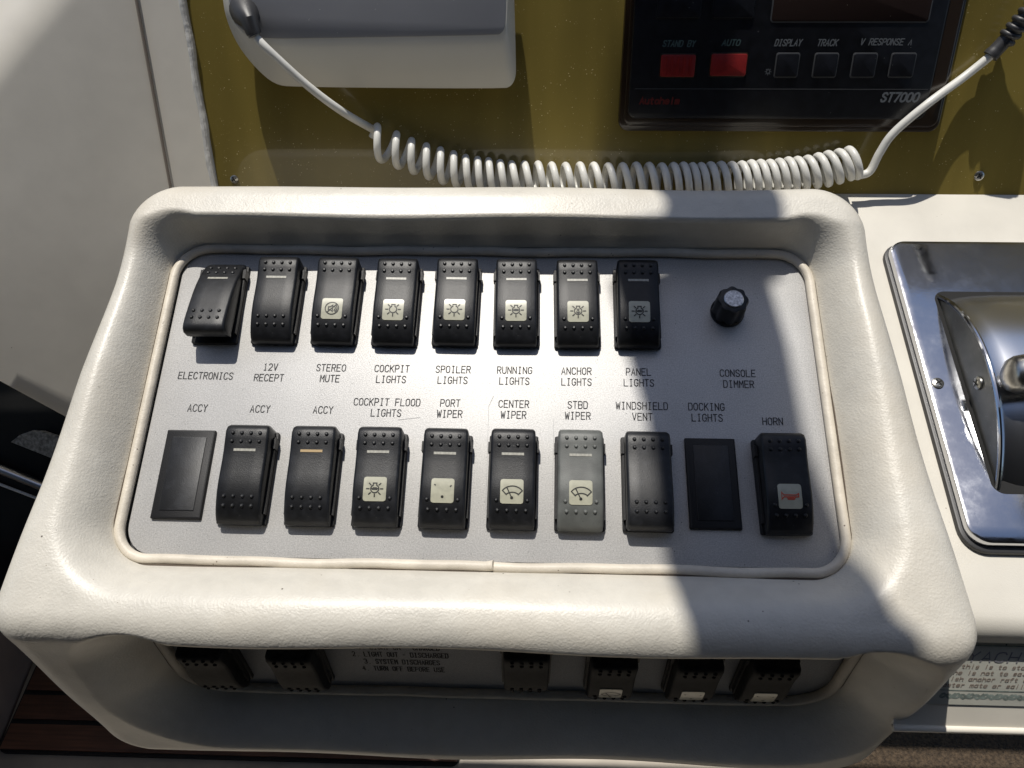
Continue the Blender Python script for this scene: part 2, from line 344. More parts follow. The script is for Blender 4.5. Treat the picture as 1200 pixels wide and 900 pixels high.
# ================================================================== the switch console (padded frame, piping, plates)
YT, YC, RHO, CH, SL = 0.1125, -0.1115, 0.015, 0.0235, 0.130
ANG = math.radians(66.4)
S1 = YT - YC; S2 = S1 + RHO * ANG; ST = S2 + SL
def sheet(s):
    """point (y, z) and outward normal of the padded sheet at path length s"""
    if s < S1: return YT - s, CH, 0.0, 1.0
    if s < S2:
        a = (s - S1) / RHO; return YC - RHO * sin(a), CH - RHO * (1 - cos(a)), -sin(a), cos(a)
    t = s - S2; return YC - RHO * sin(ANG) - t * cos(ANG), CH - RHO * (1 - cos(ANG)) - t * sin(ANG), -sin(ANG), cos(ANG)
def hw_at(s): return np.interp(s, [0, 0.11, 0.17, S1 + 0.008, S2 + 0.03, ST], [0.1925, 0.2035, 0.2085, 0.2150, 0.2125, 0.206])
def sdr(x, y, cx, cy, hx, hy, r):
    qx = abs(x - cx) - hx + r; qy = abs(y - cy) - hy + r
    sx = 1 if x > cx else -1; sy = 1 if y > cy else -1
    if qx > 0 and qy > 0:
        l = math.hypot(qx, qy); return l - r, sx * qx / l, sy * qy / l
    if qx > qy: return qx - r, sx, 0.0
    return qy - r, 0.0, sy
LOW = Frame((0, sheet(S2)[0], sheet(S2)[1]), (1, 0, 0), (0, cos(ANG), sin(ANG)))    # lower face, y up
UO = dict(cx=-0.002, cy=-0.0012, hx=0.1735, hy=0.0872, r=0.021)                              # upper opening in (x, y)
LO = dict(cx=0.010, cy=S2 + 0.0425, hx=0.1665, hy=0.040, r=0.024)                          # lower opening in (x, s)
RD = 0.021
def pad():
    step = 0.0013; M = 0.034
    xs = np.arange(-0.2 - M, 0.2 + M + 1e-9, step); ss = np.arange(-M, ST + M + 1e-9, step)
    V = []; keep = {}; Fc = []
    n = len(xs); m = len(ss)
    flags = np.zeros((m, n), bool)
    for j, s in enumerate(ss):
        for i, u in enumerate(xs):
            d, gx, gy = sdr(u, s, 0, ST / 2, 0.2, ST / 2, 0.026)
            uu, s2 = (u - d * gx, s - d * gy) if d > 0 else (u, s)
            x = uu * hw_at(s2) / 0.2
            y, z, ny, nz = sheet(s2); Rr = 0.0115 + 0.005 * min(max(s2 / 0.06, 0), 1); drop = 0.0
            if d > 0: drop = Rr + d
            elif d > -Rr: drop = Rr - math.sqrt(max(Rr * Rr - (d + Rr) ** 2, 0))
            wav = 0.0007 * sin(x * 41 + s2 * 23) + 0.0006 * sin(s2 * 67 - x * 29 + 1)
            h = 0.0 + wav
            # upper opening
            h += 0.0035 * min(max((0.055 - s2) / 0.03, 0), 1) ** 2
            du, ax, ay = sdr(x, y, **UO)
            if s2 < S2:
                ww = math.sqrt((0.020 * ax) ** 2 + ((0.0030 if ay > 0 else 0.023) * ay) ** 2)
                if du < ww:
                    t = max(du, 0) / ww
                    hh0 = h; h -= (CH - 0.0028 + max(h, 0)) * (1 - t) ** (2.3 - 0.5 * max(ay, 0) + 0.2 * max(-ay, 0))
            if du < 0: h += 2.2 * du
            if du < -0.0042 and s2 < S1: flags[j, i] = True
            dl, bx, by = sdr(x, s2, **LO)
            ww = math.sqrt((0.030 * bx) ** 2 + ((0.030 if by > 0 else 0.005) * by) ** 2)
            if dl < ww:
                t = max(dl, 0) / ww
                h -= RD * (1 - t) ** 1.35
            if dl < 0: h += 2.2 * dl
            if dl < -0.0042: flags[j, i] = True
            a = ANG * min(max((s2 / ST - 0.15) / 0.8, 0), 1); a = a * a * (3 - 2 * a / ANG) / ANG if a < ANG else ANG
            dy, dz = (-sin(a), cos(a))
            V.append((x, y + ny * h - dy * drop * (1 if d > -Rr else 0), z + nz * h - dz * drop))
    for j in range(m - 1):
        for i in range(n - 1):
            if flags[j, i] and flags[j + 1, i] and flags[j, i + 1] and flags[j + 1, i + 1]: continue
            a = j * n + i; Fc.append((a, a + n, a + n + 1, a + 1))
    return V, Fc
console = thing('switch_console', 'white padded vinyl switch console with a grey aluminium plate full of black rockers', 'console', (0, 0, 0))
obj('padded_frame', pad(), vinyl, console, angle=180)
def pipe_loop(cx, cy, hx, hy, r, fr, h, rad, n=1):
    P = []
    base = rrect(hx, hy, r, 14)
    Q = [np.array(p) for p in base]; pts = []
    for i in range(len(Q)):
        a, b = Q[i], Q[(i + 1) % len(Q)]; k = max(1, int(np.linalg.norm(b - a) / 0.004))
        for t in range(k): pts.append(a + (b - a) * t / k)
    for q in pts:
        wv = 0.0003 * sin(q[0] * 60 + q[1] * 35) + 0.0002 * sin(q[0] * 130 + 2)
        P.append(fr.P(cx + q[0], cy + q[1] + wv, h))
    return P
pp = pipe_loop(-0.002, -0.0012, 0.1708, 0.0846, 0.017, PANEL, 0.0020, 0.0024)
k0 = min(range(len(pp)), key=lambda i: np.linalg.norm(pp[i][:2] - np.array([0.006, -0.0858])))
pp = pp[k0:] + pp[:k0 + 1]; pp[-1] = pp[-1] + np.array([0, 0.0006, 0.0012])
pipe = obj('piping', tube(pp, 0.0024, 12, up=(0, 0, 1)), piping_m, console)
groove_m = Mat('groove_dark', (0.10, 0.075, 0.055), 0.8)  # dark brown line laid along the outside of the piping
obj('seam_groove', tube((lambda q: q + q[:1])(pipe_loop(-0.002, -0.0012, 0.1738, 0.0876, 0.020, PANEL, 0.0024, 0.0027)), 0.00055, 6, up=(0, 0, 1)), groove_m, console)
# flat flange of the piping, tucked under the tube
# aluminium faceplate with its lettering
plate = obj('faceplate', place(slab(0.1688, 0.0829, 0.0145, -0.0035, 0.0, 0.0004, 8), PANEL, -0.001, -0.0005), alu, console)
obj('backing_board', place(slab(0.1745, 0.0885, 0.018, -0.008, -0.0037, 0, 8), PANEL, -0.002, -0.001), edge_dark, console)
R1Y, R2Y = 0.0495, -0.0456
X1 = lambda i: -0.1446 + 0.0316 * i
X2 = lambda i: -0.1471 + 0.0321 * i
LET = [(['ELECTRONICS'], X1(0) - 0.0015, 0.0085), (['12V', 'RECEPT'], X1(1) , None), (['STEREO', 'MUTE'], X1(2), None), (['COCKPIT', 'LIGHTS'], X1(3), None),
       (['SPOILER', 'LIGHTS'], X1(4), None), (['RUNNING', 'LIGHTS'], X1(5), None), (['ANCHOR', 'LIGHTS'], X1(6), None), (['PANEL', 'LIGHTS'], X1(7), None),
       (['CONSOLE', 'DIMMER'], 0.1268, None),
       (['ACCY'], X2(0), -0.0093), (['ACCY'], X2(1), -0.0093), (['ACCY'], X2(2), -0.0093), (['COCKPIT FLOOD', 'LIGHTS'], X2(3), -1), (['PORT', 'WIPER'], X2(4), -1),
       (['CENTER', 'WIPER'], X2(5), -1), (['STBD', 'WIPER'], X2(6), -1), (['WINDSHIELD', 'VENT'], X2(7), -1), (['DOCKING', 'LIGHTS'], X2(8), -1), (['HORN'], X2(9), -0.0118)]
def lettering(lines, cx, y):
    tv = []
    for k, ln in enumerate(lines):
        if y is None: yy = 0.0139 - 0.0060 * k
        elif y == -1: yy = -0.0046 - 0.0058 * k
        else: yy = y
        tv.append(text(ln, cx, yy, 0.0037, 0.00264, 0.00045, 0.00012, 0.02, 0.68))
    return join(*tv)
for lines, cx, y in LET: obj('lettering', lettering(lines, cx, y), ink, plate, False)
# long hairline scratches
scr = Mat('scratch', (0.34, 0.34, 0.34), 0.5)
obj('scratch', strokes([[(0.0012, -0.060), (0.0008, -0.006), (0.0030, -0.0005)], [(0.033, -0.055), (0.0335, -0.012)], [(-0.0445, -0.014), (-0.0335, -0.0125)]], 0.00016, 0.0002), scr, plate, False)['kind'] = 'stuff'
# lower recessed plate
LP = Frame(LOW.P(0, 0, -RD), LOW.ex, LOW.ey)
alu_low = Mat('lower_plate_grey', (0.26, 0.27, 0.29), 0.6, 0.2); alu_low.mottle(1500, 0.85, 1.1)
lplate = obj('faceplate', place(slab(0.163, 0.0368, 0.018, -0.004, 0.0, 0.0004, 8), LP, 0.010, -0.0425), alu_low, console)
obj('piping', tube((lambda q: q + q[:1])(pipe_loop(0.010, -0.0425, 0.1645, 0.0385, 0.022, LP, 0.0012, 0.0028)), 0.0028, 12, up=tuple(LP.n)), piping_m, console)
obj('seam_groove', tube((lambda q: q + q[:1])(pipe_loop(0.010, -0.0425, 0.1675, 0.0415, 0.025, LP, 0.0016, 0.0028)), 0.0006, 6, up=tuple(LP.n)), groove_m, console)
obj('backing_board', place(slab(0.1675, 0.0425, 0.018, -0.008, -0.0045, 0, 8), LP, 0.010, -0.0425), edge_dark, console)
ltx = []
for k, (s, h) in enumerate([('1. LIGHT ON - CHARGED', 0), ('2. LIGHT OUT - DISCHARGED', 0), ('3. SYSTEM DISCHARGES', 0), ('4. TURN OFF BEFORE USE', 0)]):
    ltx.append(text(s, -0.040, -0.036 - 0.0075 * k, 0.0046, 0.0019, 0.0005, 0.00012, 0.0, 0.66))
obj('lettering', place(join(*ltx), LP), ink, lplate, False)
# small rip in the lower left of the vinyl
# ------------------------------------------------------------------ rocker switches
TT = [0, 0.03, 0.08, 0.16, 0.26, 0.38, 0.5, 0.6, 0.7, 0.78, 0.85, 0.91, 0.96, 0.99, 1.0]
ZN = [11.0, 12.8, 13.4, 13.0, 12.3, 12.0, 12.1, 12.1, 11.7, 10.9, 9.9, 8.7, 7.2, 6.0, 5.0]
ZM = [9.6, 11.4, 12.0, 11.8, 11.6, 11.8, 12.4, 12.8, 13.0, 12.9, 12.6, 12.0, 11.0, 9.8, 8.6]
ZF = [3.0, 4.4, 6.2, 8.4, 10.7, 12.8, 14.4, 15.4, 16.3, 17.0, 17.5, 17.8, 17.4, 16.2, 14.6]
RW, RL = 0.0107, 0.0237
def zat(t, Z): return float(np.interp(t, TT, Z)) / 1000
def rocker_mesh(Z, w=RW, l=RL):
    loops = []
    for k, t in enumerate(TT):
        y = l - 2 * l * t; z = Z[k] / 1000
        ww = w - (0.0008 if t in (0, 1.0) else 0.0002 if t in (0.03, 0.99) else 0)
        zb = max(0.0012, z - (0.0105 if Z is ZF else 0.0085 if t > 0.5 else 0.02)) if t < 0.97 else z - 0.0032
        b = 0.0013
        loops.append([(-ww, y, zb), (-ww, y, z - b), (-ww + b * 0.3, y, z - b * 0.3), (-ww + b, y, z), (-ww * 0.4, y, z + 0.00005), (ww * 0.4, y, z + 0.00005), (ww - b, y, z), (ww - b * 0.3, y, z - b * 0.3), (ww, y, z - b), (ww, y, zb)])
    # bevel the two end caps
    return loft(loops)
def bump_mesh(pts, r=0.00105, hgt=0.00085):
    V = []
    for x, y, z in pts:
        V.append(loft([[(x + r * q * cos(2 * PI * k / 8), y + r * q * sin(2 * PI * k / 8), z + zz) for k in range(8)] for q, zz in ((1, -0.0002), (0.85, hgt * 0.6), (0.45, hgt))], False, True))
    return join(*V)
BX = [-0.0066, -0.0022, 0.0022, 0.0066]
def on(x, t, Z, dz=0.0): return (x, RL - 2 * RL * t, zat(t, Z) + dz)
def curved_patch(hw, t0, t1, Z, dz, r=0.0):
    loops = []
    TK = [0, 0.035, 0.1, 0.25, 0.5, 0.75, 0.9, 0.965, 1.0] if r else [0, 1]
    for k, q in enumerate(TK):
        t = t0 + (t1 - t0) * q; e = min(q, 1 - q) * (t1 - t0) * 2 * RL
        ww = hw - (r - math.sqrt(max(r * r - (r - e) ** 2, 0)) if e < r else 0)
        loops.append([(-ww, RL - 2 * RL * t, zat(t, Z) - 0.0006), (-ww, RL - 2 * RL * t, zat(t, Z) + dz), (ww, RL - 2 * RL * t, zat(t, Z) + dz), (ww, RL - 2 * RL * t, zat(t, Z) - 0.0006)])
    return loft(loops)
def circ(cx, cy, r, n=14, a0=0, a1=2 * PI): return [(cx + r * cos(a0 + (a1 - a0) * i / n), cy + r * sin(a0 + (a1 - a0) * i / n)) for i in range(n + 1)]
def symbol(kind):
    S = []
    if kind in ('bulb', 'bulb_boat', 'bulb_anchor', 'bulb_dash'):
        S.append(circ(0, 0, 1.5, 14, math.radians(115), math.radians(425)))
        S.append([(-0.65, 1.4), (-0.65, 2.2), (0.65, 2.2), (0.65, 1.4)])
        for a in (0, 45, 180, 225, 270, 315, 135): 
            c, s = cos(math.radians(a)), sin(math.radians(a)); S.append([(2.1 * c, 2.1 * s), (3.0 * c, 3.0 * s)])
        if kind == 'bulb_boat': S += [[(-1.1, 0.1), (1.1, 0.1)], [(-0.9, -0.2), (0.8, -0.2)], [(-.5, .35), (.6, .35)]]
        if kind == 'bulb_anchor': S += [[(0, 0.9), (0, -0.9)], [(-0.7, -0.4), (0, -0.9), (0.7, -0.4)], [(-.4, .5), (.4, .5)]]
        if kind == 'bulb': S = [s for s in S if s[0] != (-0.65, 1.4)] + [[(-0.65, 1.9), (-.65, 2.2), (0.65, 2.2), (.65, 1.9)]]
    if kind == 'mute':
        S += [circ(0, 0, 2.7, 22), [(-1.9, -1.9), (1.9, 1.9)], [(-1.4, -.6), (-1.4, .6), (-.7, .6), (.3, 1.4), (.3, -1.4), (-.7, -.6), (-1.4, -.6)], circ(0.2, 0, 1.2, 6, -0.9, 0.9), circ(0.2, 0, 1.9, 6, -0.9, 0.9)]
    if kind == 'wiper':
        S += [circ(0.2, -2.6, 4.6, 12, math.radians(38), math.radians(142)), [(-3.4, 0.2), (-2.0, -1.3)], [(3.8, 0.2), (2.3, -1.3)], circ(0.2, -4.0, 3.6, 10, math.radians(55), math.radians(128)), [(0, -2.5), (-1.9, 1.5)], circ(0, -2.5, 0.35, 8)]
    if kind == 'worn': S += [[(-3, 2.2), (-2.7, 2.0)], [(2.8, 1.6), (3.1, 1.9)], circ(0, -2.4, 0.3, 8)]
    if kind == 'horn': S += [[(-3, 1.4), (-3, -1.2), (-2.2, -.3), (2.2, -.3), (3, -.3), (3, .9), (2.2, .4), (-2.2, .4), (-3, 1.4)], [(-1, -.3), (-.8, -1.2), (1.3, -1.2), (1.9, -.3)], [(-.4, -.7), (1.1, -.7)]]
    return S
def rocker_switch(label, fr, x, y, icon=None, bar=True, flipped=False, mid=False, body=None, icon_only_lens=False, barmat=None, housing_side=1, group='black rocker switches on the console', cat='switch'):
    Z = ZF if flipped else ZM if mid else ZN; body = body or blk
    o = bpy.data.objects.new('rocker_switch', None); o.empty_display_size = 0.01; COL.objects.link(o)
    o.matrix_world = W @ fr.mat(x + random.uniform(-.0002, .0002), y + random.uniform(-.0003, .0003), 0) @ Matrix.Rotation(random.uniform(-.012, .012), 4, 'Z'); tag(o, label, cat, group)
    cur['B'] = Vector((0, 0, 0))
    # housing: a low flange, two cheeks beside the rocker and a stop at its upper end
    h = [slab(0.0120, 0.0232, 0.0010, 0.0002, 0.0022, 0.0004, 3)]
    for s in (-1, 1): h.append(box(s * 0.01125 - 0.00045, s * 0.01125 + 0.00045, -0.0185, 0.0195, 0.002, 0.0052))
    for s in (-1, 1): h.append(box(min(s * 0.0108, s * 0.0123), max(s * 0.0108, s * 0.0123), 0.0135, 0.0185, 0.002, 0.0062))
    obj('housing', join(*h), blk2, o)
    key = ('rk', flipped, body.m.name)
    rk = obj('rocker', rocker_mesh(Z), body, o, angle=50)
    top = [on(bx, t, Z) for t in (0.10, 0.185) for bx in BX]
    if icon or icon_only_lens: bot = [on(bx, 0.74, Z) for bx in (BX[0] - 0.0006, BX[3] + 0.0006)] + [on(bx, 0.835, Z) for bx in BX]
    else: bot = [on(bx, t, Z) for t in (0.745, 0.835) for bx in BX]
    obj('grip_bumps', bump_mesh(top + bot), body, rk)['kind'] = 'stuff'
    if bar: obj('indicator_bar', curved_patch(0.0053, 0.262, 0.288, Z, 0.00025), barmat or bar_m, o)
    if icon:
        ln = obj('lens', curved_patch(0.0054, 0.535, 0.775, Z, 0.00035, 0.0011), lens_m, o)
        c = 0.655; P = []
        vf = strokes(symbol(icon), 0.42 if icon != 'mute' else 0.4)
        sc = 0.00122
        V = []
        for a, b, z in vf[0]:
            yy = RL - 2 * RL * c + b * sc; t = (RL - yy) / (2 * RL)
            V.append((a * sc * 1.05, yy, zat(t, Z) + 0.00050 + z * 0.2))
        obj('symbol', (V, vf[1]), sym_red if icon == 'horn' else sym, ln, False)
    return o
R1 = [('black rocker tilted the other way, at far left above ELECTRONICS', dict(flipped=True)),
      ('black rocker with light bar and no symbol above the 12V RECEPT lettering', {}),
      ('black rocker with crossed-out loudspeaker symbol above STEREO MUTE', dict(icon='mute', bar=False)),
      ('black rocker with bulb symbol above the COCKPIT LIGHTS lettering', dict(icon='bulb')),
      ('black rocker with bulb symbol above the SPOILER LIGHTS lettering', dict(icon='bulb')),
      ('black rocker with boat-in-bulb symbol above the RUNNING LIGHTS lettering', dict(icon='bulb_boat')),
      ('black rocker with anchor-in-bulb symbol above the ANCHOR LIGHTS lettering', dict(icon='bulb_anchor')),
      ('half shaded black rocker with bulb symbol above the PANEL LIGHTS lettering', dict(icon='bulb_boat'))]
for i, (lb, kw) in enumerate(R1): rocker_switch(lb, PANEL, X1(i) + 0.0003, R1Y, **kw)
R2 = {1: ('black rocker with pale light bar below the middle ACCY lettering, beside the left blank plate', {}),
      2: ('black rocker with amber light bar below the ACCY lettering next to COCKPIT FLOOD', dict(barmat=bar_amber)),
      3: ('black rocker with boat-in-bulb symbol below COCKPIT FLOOD LIGHTS', dict(icon='bulb_boat')),
      4: ('black rocker with worn blank lens below the PORT WIPER lettering', dict(icon='worn')),
      5: ('black rocker with wiper symbol below the CENTER WIPER lettering', dict(icon='wiper')),
      6: ('faded grey rocker with wiper symbol below the STBD WIPER lettering', dict(icon='wiper', body=grey_rk)),
      7: ('black rocker without symbol or bar below the WINDSHIELD VENT lettering', dict(bar=False, mid=True)),
      9: ('black rocker with red horn symbol below the HORN lettering', dict(icon='horn', bar=False))}
for i, (lb, kw) in R2.items(): rocker_switch(lb, PANEL, X2(i) + (0.0004 if i < 9 else 0.0002), R2Y + 0.0004, **kw)
# blank covers
for i, lb in ((0, 'flat black blank cover plate at left end of the lower row under ACCY'), (8, 'flat black blank cover plate under the DOCKING LIGHTS lettering')):
    o = bpy.data.objects.new('blank_cover', None); o.empty_display_size = 0.01; COL.objects.link(o)
    o.matrix_world = W @ PANEL.mat(X2(i), -0.0440, 0); tag(o, lb, 'cover plate', 'black blank cover plates'); cur['B'] = Vector((0, 0, 0))
    obj('rim', slab(0.0122, 0.0224, 0.0006, 0.0002, 0.0022, 0.0009, 3), blk2, o)
    obj('centre_panel', slab(0.0085, 0.0185, 0.0004, 0.0021, 0.00255, 0.0002, 3), blk, o)
# lower panel switches, seen under the padded lip
blk_low = Mat('shaded_rocker_plastic', (0.010, 0.0105, 0.012), 0.6, Specular_IOR_Level=0.12); blk_low.mottle(200, 0.7, 1.4)  # duller copy of the rocker plastic, deepening the shade in the recess
def low_sw(px, label, dv=0.0, **kw):
    x, _ = LP.px(px, 800, 0.006)
    rocker_switch(label, LP, x, -0.047 + dv, group='rocker switches in the shaded lower recess', body=blk_low, **kw)
low_sw(264, 'dark rocker at the far left end of the shaded lower recess', bar=False)
low_sw(360, 'dark rocker second from left in the shaded lower recess', bar=False)
low_sw(617, 'small dark rocker alone in the middle of the lower recess right of the small print', 0.006, bar=False)
low_sw(714, 'dark rocker with lens in the lower recess, left one of the right-hand three', icon='wiper', bar=False)
low_sw(809, 'dark rocker in the lower recess, middle one of the right-hand three', icon='worn', bar=False)
low_sw(894, 'dark rocker at the right end of the shaded lower recess', icon='worn', bar=False)
# dimmer knob
kb = atz(853, 364, 0.002)
knob = thing('dimmer_knob', 'fluted black dimmer knob with silver cap above CONSOLE DIMMER', 'knob', (kb[0], kb[1], 0))
fl = lambda r, a, z: r * (1 + (0.055 * cos(8 * a) if 0.0012 < z else 0))
kx, ky = kb[0], kb[1]
obj('skirt', place(lathe([(0.0088, 0.0002), (0.0088, 0.0015), (0.0082, 0.0022)], 40), PANEL, kx, ky), blk2, knob)
obj('grip', place(lathe([(0.0082, 0.0022), (0.0080, 0.006), (0.0078, 0.0125), (0.0072, 0.0142), (0.0056, 0.0146)], 96, fl), PANEL, kx, ky), blk, knob, angle=50)
capm = Mat('brushed_cap', (0.5, 0.5, 0.5), 0.35, 0.9); capm.mottle(900, 0.6, 1.2)
obj('cap', place(lathe([(0.0050, 0.0140), (0.0050, 0.0150), (0.0046, 0.0153)], 32), PANEL, kx, ky), capm, knob)

# ================================================================== dash: acrylic sheet, caulk, gelcoat
def D(px, py, h=0.0): return DASH.px(px, py, h)
def Dq(pix, h): return [D(x, y, h) for x, y in pix]
xa, ya = D(216, 0); xb, yb = D(255, 218)
xl = xb
dash = obj('acrylic_dash', place(poly_slab([(xb + 0.0005, -0.012), (0.62, -0.012), (0.62, 0.26), (xb - 0.004, 0.26)], -0.008, 0.0, 0.0006), DASH), acr)
tag(dash, 'glossy amber brown acrylic dash sheet behind the console and the coiled cord', 'dash panel')
def screw(fr, x, y, r, label=None, parent=None, h=0.0):
    o = obj('screw', join(place(lathe([(r, 0.0001), (r * 0.95, r * 0.25), (r * 0.6, r * 0.42), (r * 0.2, r * 0.45)], 20), fr, x, y, h)), screw_m, parent)
    obj('cross_slot', place(strokes([[(-r * .55, 0), (r * .55, 0)], [(0, -r * .55), (0, r * .55)]], r * 0.22, r * 0.5, 0.00002), fr, x, y, h, 0.5), hole, o, False)
    return o
cur['B'] = Vector(dash.matrix_world.translation); cur['B'] = W.inverted() @ cur['B']
screw(DASH, *D(275, 210), 0.0026, parent=dash); screw(DASH, *D(1147, 206), 0.0030, parent=dash)
# gelcoat strip left of the acrylic with its caulk bead
c0 = D(150, 0); c1 = D(207, 218)
side_x = (c0[0] + c1[0]) / 2
strip = obj('dash_surround', place(poly_slab([(side_x, -0.012), (xb - 0.0030, -0.012), (xb - 0.0065, 0.26), (side_x, 0.26)], -0.008, 0.0012, 0.0008), DASH), gel)
tag(strip, 'narrow white gelcoat strip between the side wall and the amber dash sheet', 'trim')
bead = obj('caulk_bead', place(tube([(xb - 0.0017 - 0.0022 * t + 0.0004 * sin(t * 40), -0.011 + 0.27 * t, 0.0008) for t in np.linspace(0, 1, 60)], [0.0022 + 0.00015 * sin(i * 1.3) for i in range(60)], 10), DASH), caulk)
tag(bead, 'lumpy white caulk bead along the left edge of the amber dash sheet', 'caulk')
# ---- cockpit side wall with rounded coaming

WALLA = 3.2
WALL = Frame(DASH.P(side_x, 0, 0), (-WALLA, -sin(A47), cos(A47)), (0, cos(A47), sin(A47)))     # x runs towards the viewer, y up the dash
def Wp(px, py): return WALL.px(px, py)
wa = Wp(-30, 150); wb = Wp(105, -12); wl0 = Wp(-40, 428); wl1 = Wp(130, 520)
def line_at(a, b, t): return (a[0] + (b[0] - a[0]) * t, a[1] + (b[1] - a[1]) * t)
ra = line_at(wa, wb, -0.6); rb = line_at(wa, wb, 1.8); la = line_at(wl0, wl1, -0.5); lb = line_at(wl0, wl1, 1.5)
def coaming():
    """side wall, its rounded shoulder and the coaming top running off to the left, as one moulding"""
    K = 36; rows = []
    nrm = -WALL.n if WALL.n[0] < 0 else WALL.n
    out = np.array([-1.0, 0.0, -0.10]); out /= np.linalg.norm(out)
    for k in range(K + 1):
        t = k / K
        top = line_at(ra, rb, t); bot = line_at(la, lb, t)
        if bot[0] < 0.0: bot = (0.0, bot[1])
        row = []
        P0_ = WALL.P(*bot); P1_ = WALL.P(*top)
        tan = (P1_ - P0_) / np.linalg.norm(P1_ - P0_)
        row.append(P0_ - nrm * 0.03); row.append(P0_ - nrm * 0.006)
        row.append(P0_ - nrm * 0.0015 + tan * 0.001)
        for q in np.linspace(0.012, 1, 16):
            row.append(P0_ * (1 - q) + P1_ * q + nrm * (0.002 * sin(PI * q)))
        R_ = 0.020
        for q in np.linspace(0.12, 1, 9): row.append((1 - q) ** 2 * P1_ + 2 * q * (1 - q) * (P1_ + tan * R_) + q * q * (P1_ + tan * R_ + out * R_))
        last = row[-1]
        for q in (0.03, 0.12, 0.3, 0.6): row.append(last + out * q + np.array([0, 0, -0.02]) * q)
        rows.append(row)
    m = len(rows[0]); V = [p for r_ in rows for p in r_]; Fc = []
    for k in range(K):
        for i in range(m - 1): a = k * m + i; Fc.append((a, a + 1, a + m + 1, a + m))
    return V, Fc
wall = obj('cockpit_side', coaming(), gel, angle=50)
tag(wall, 'smooth white gelcoat cockpit side with rounded coaming at upper left', 'side wall')
groove = obj('corner_seam', tube([DASH.P(side_x + 0.0014, v, 0.0022) for v in np.linspace(-0.01, 0.26, 20)], 0.0009, 8), Mat('seam_brown', (0.26, 0.22, 0.18), 0.8))  # thin brown line along the wall corner
tag(groove, 'brown seam line in the corner between side wall and dash strip', 'seam')

# ================================================================== shelf right of the console
def S(px, py, h=0.0): return SHELF.px(px, py, h)
sx0 = 0.16; lipy = S(1170, 716)[1]; topy = S(1150, 226)[1]
def shelf_prof():
    P = [(topy + 0.012, -0.03), (topy + 0.012, 0.0), (topy, 0.0)]
    for y in np.linspace(topy - 0.02, lipy + 0.02, 8): P.append((y, 0.0))
    P += [(lipy + 0.006, 0.0), (lipy, -0.0006)]
    for a in np.linspace(0.15, 1.0, 9): A_ = a * math.radians(74); P.append((lipy - 0.011 * sin(A_), -0.0006 - 0.011 * (1 - cos(A_))))
    return P
PR = shelf_prof(); ye, he = PR[-1]
A8 = math.radians(74)
PR += [(ye - 0.001, he - 0.003), (ye - 0.001 + 0.003, he - 0.0045)]
loops = [[SHELF.P(x, y, h) for y, h in PR] for x in (sx0, 0.30, 0.45, 0.62)]
shelf = tag(obj('console_shelf', loft(loops, False, False, False), gel_dirty, angle=50), 'off-white gelcoat shelf right of the switch console carrying the chrome control', 'shelf')
shelf.data.flip_normals()
# front face with the certificate
fo = SHELF.P(0, ye + 0.003, he - 0.005)
FRONT = Frame(fo, (1, 0, 0), (0, 0.80, 0.60))
fb = FRONT.px(1170, 856)[1]
front = tag(obj('shelf_front', join(place(box(0.198, 0.62, fb, 0.0, -0.01, 0.0), FRONT), place(tube([(0.198, fb, 0.0), (0.62, fb, 0.0)], 0.0018, 8), FRONT)), gel, angle=50), 'white gelcoat front face under the right-hand shelf, ending in a thin edge', 'panel')
c_t = FRONT.px(1170, 739)[1]; c_b = FRONT.px(1170, 826)[1]
cert = thing('certificate', 'weathered paper certificate with green scroll border on the front face at right', 'certificate', FRONT.P(0.25, c_b, 0))
obj('sheet', place(box(0.205, 0.42, c_b, c_t, 0.0002, 0.0006), FRONT), paper, cert)
bh = (c_t - c_b)
bv = []
for yb_, hh in ((c_t - bh * 0.10, bh * 0.085), (c_b + bh * 0.12, bh * 0.075)):
    for k in range(30):
        x = 0.2175 + k * 0.0066
        bv.append(strokes([[(x + 0.0055 * q, yb_ + hh * 0.42 * sin(q * 2 * PI)) for q in np.linspace(0, 1.2, 9)], [(x + 0.0055 * q, yb_ - hh * 0.30 * sin(q * 2 * PI + 0.6)) for q in np.linspace(0, 1.2, 9)]], 0.0011, 0.0007 + 0.00001 * (k % 3)))
obj('border', place(join(*bv, strokes([[(0.217, c_t - bh * 0.19), (0.42, c_t - bh * 0.19)], [(0.217, c_b + bh * 0.20), (0.42, c_b + bh * 0.20)]], 0.0005, 0.00075)), FRONT), paper_g, cert, False)
tx = FRONT.px(1136, 764)
obj('lettering', place(text('YACHT CERTIFICATE', FRONT.px(1134, 770)[0], c_t - bh * 0.34, bh * 0.13, 0.0062, 0.0007, 0.0008, 0.25, 0.7, 'l'), FRONT), paper_ink, cert, False)
rr = random.Random(3); small = []
WORDS = ['this is to state that the', 'he is not to sail or cruise', 'fish anchor raft or tie loose', 'master mate or sailor in the']
for k in range(4):
    small.append(text(WORDS[k], FRONT.px(1126 - 8 * k, 783)[0], c_t - bh * (0.47 + 0.085 * k), bh * 0.05, 0.0021, 0.0004, 0.0008, 0.2, 0.7, 'l'))
obj('small_print', place(join(*small), FRONT), paper_red, cert, False)
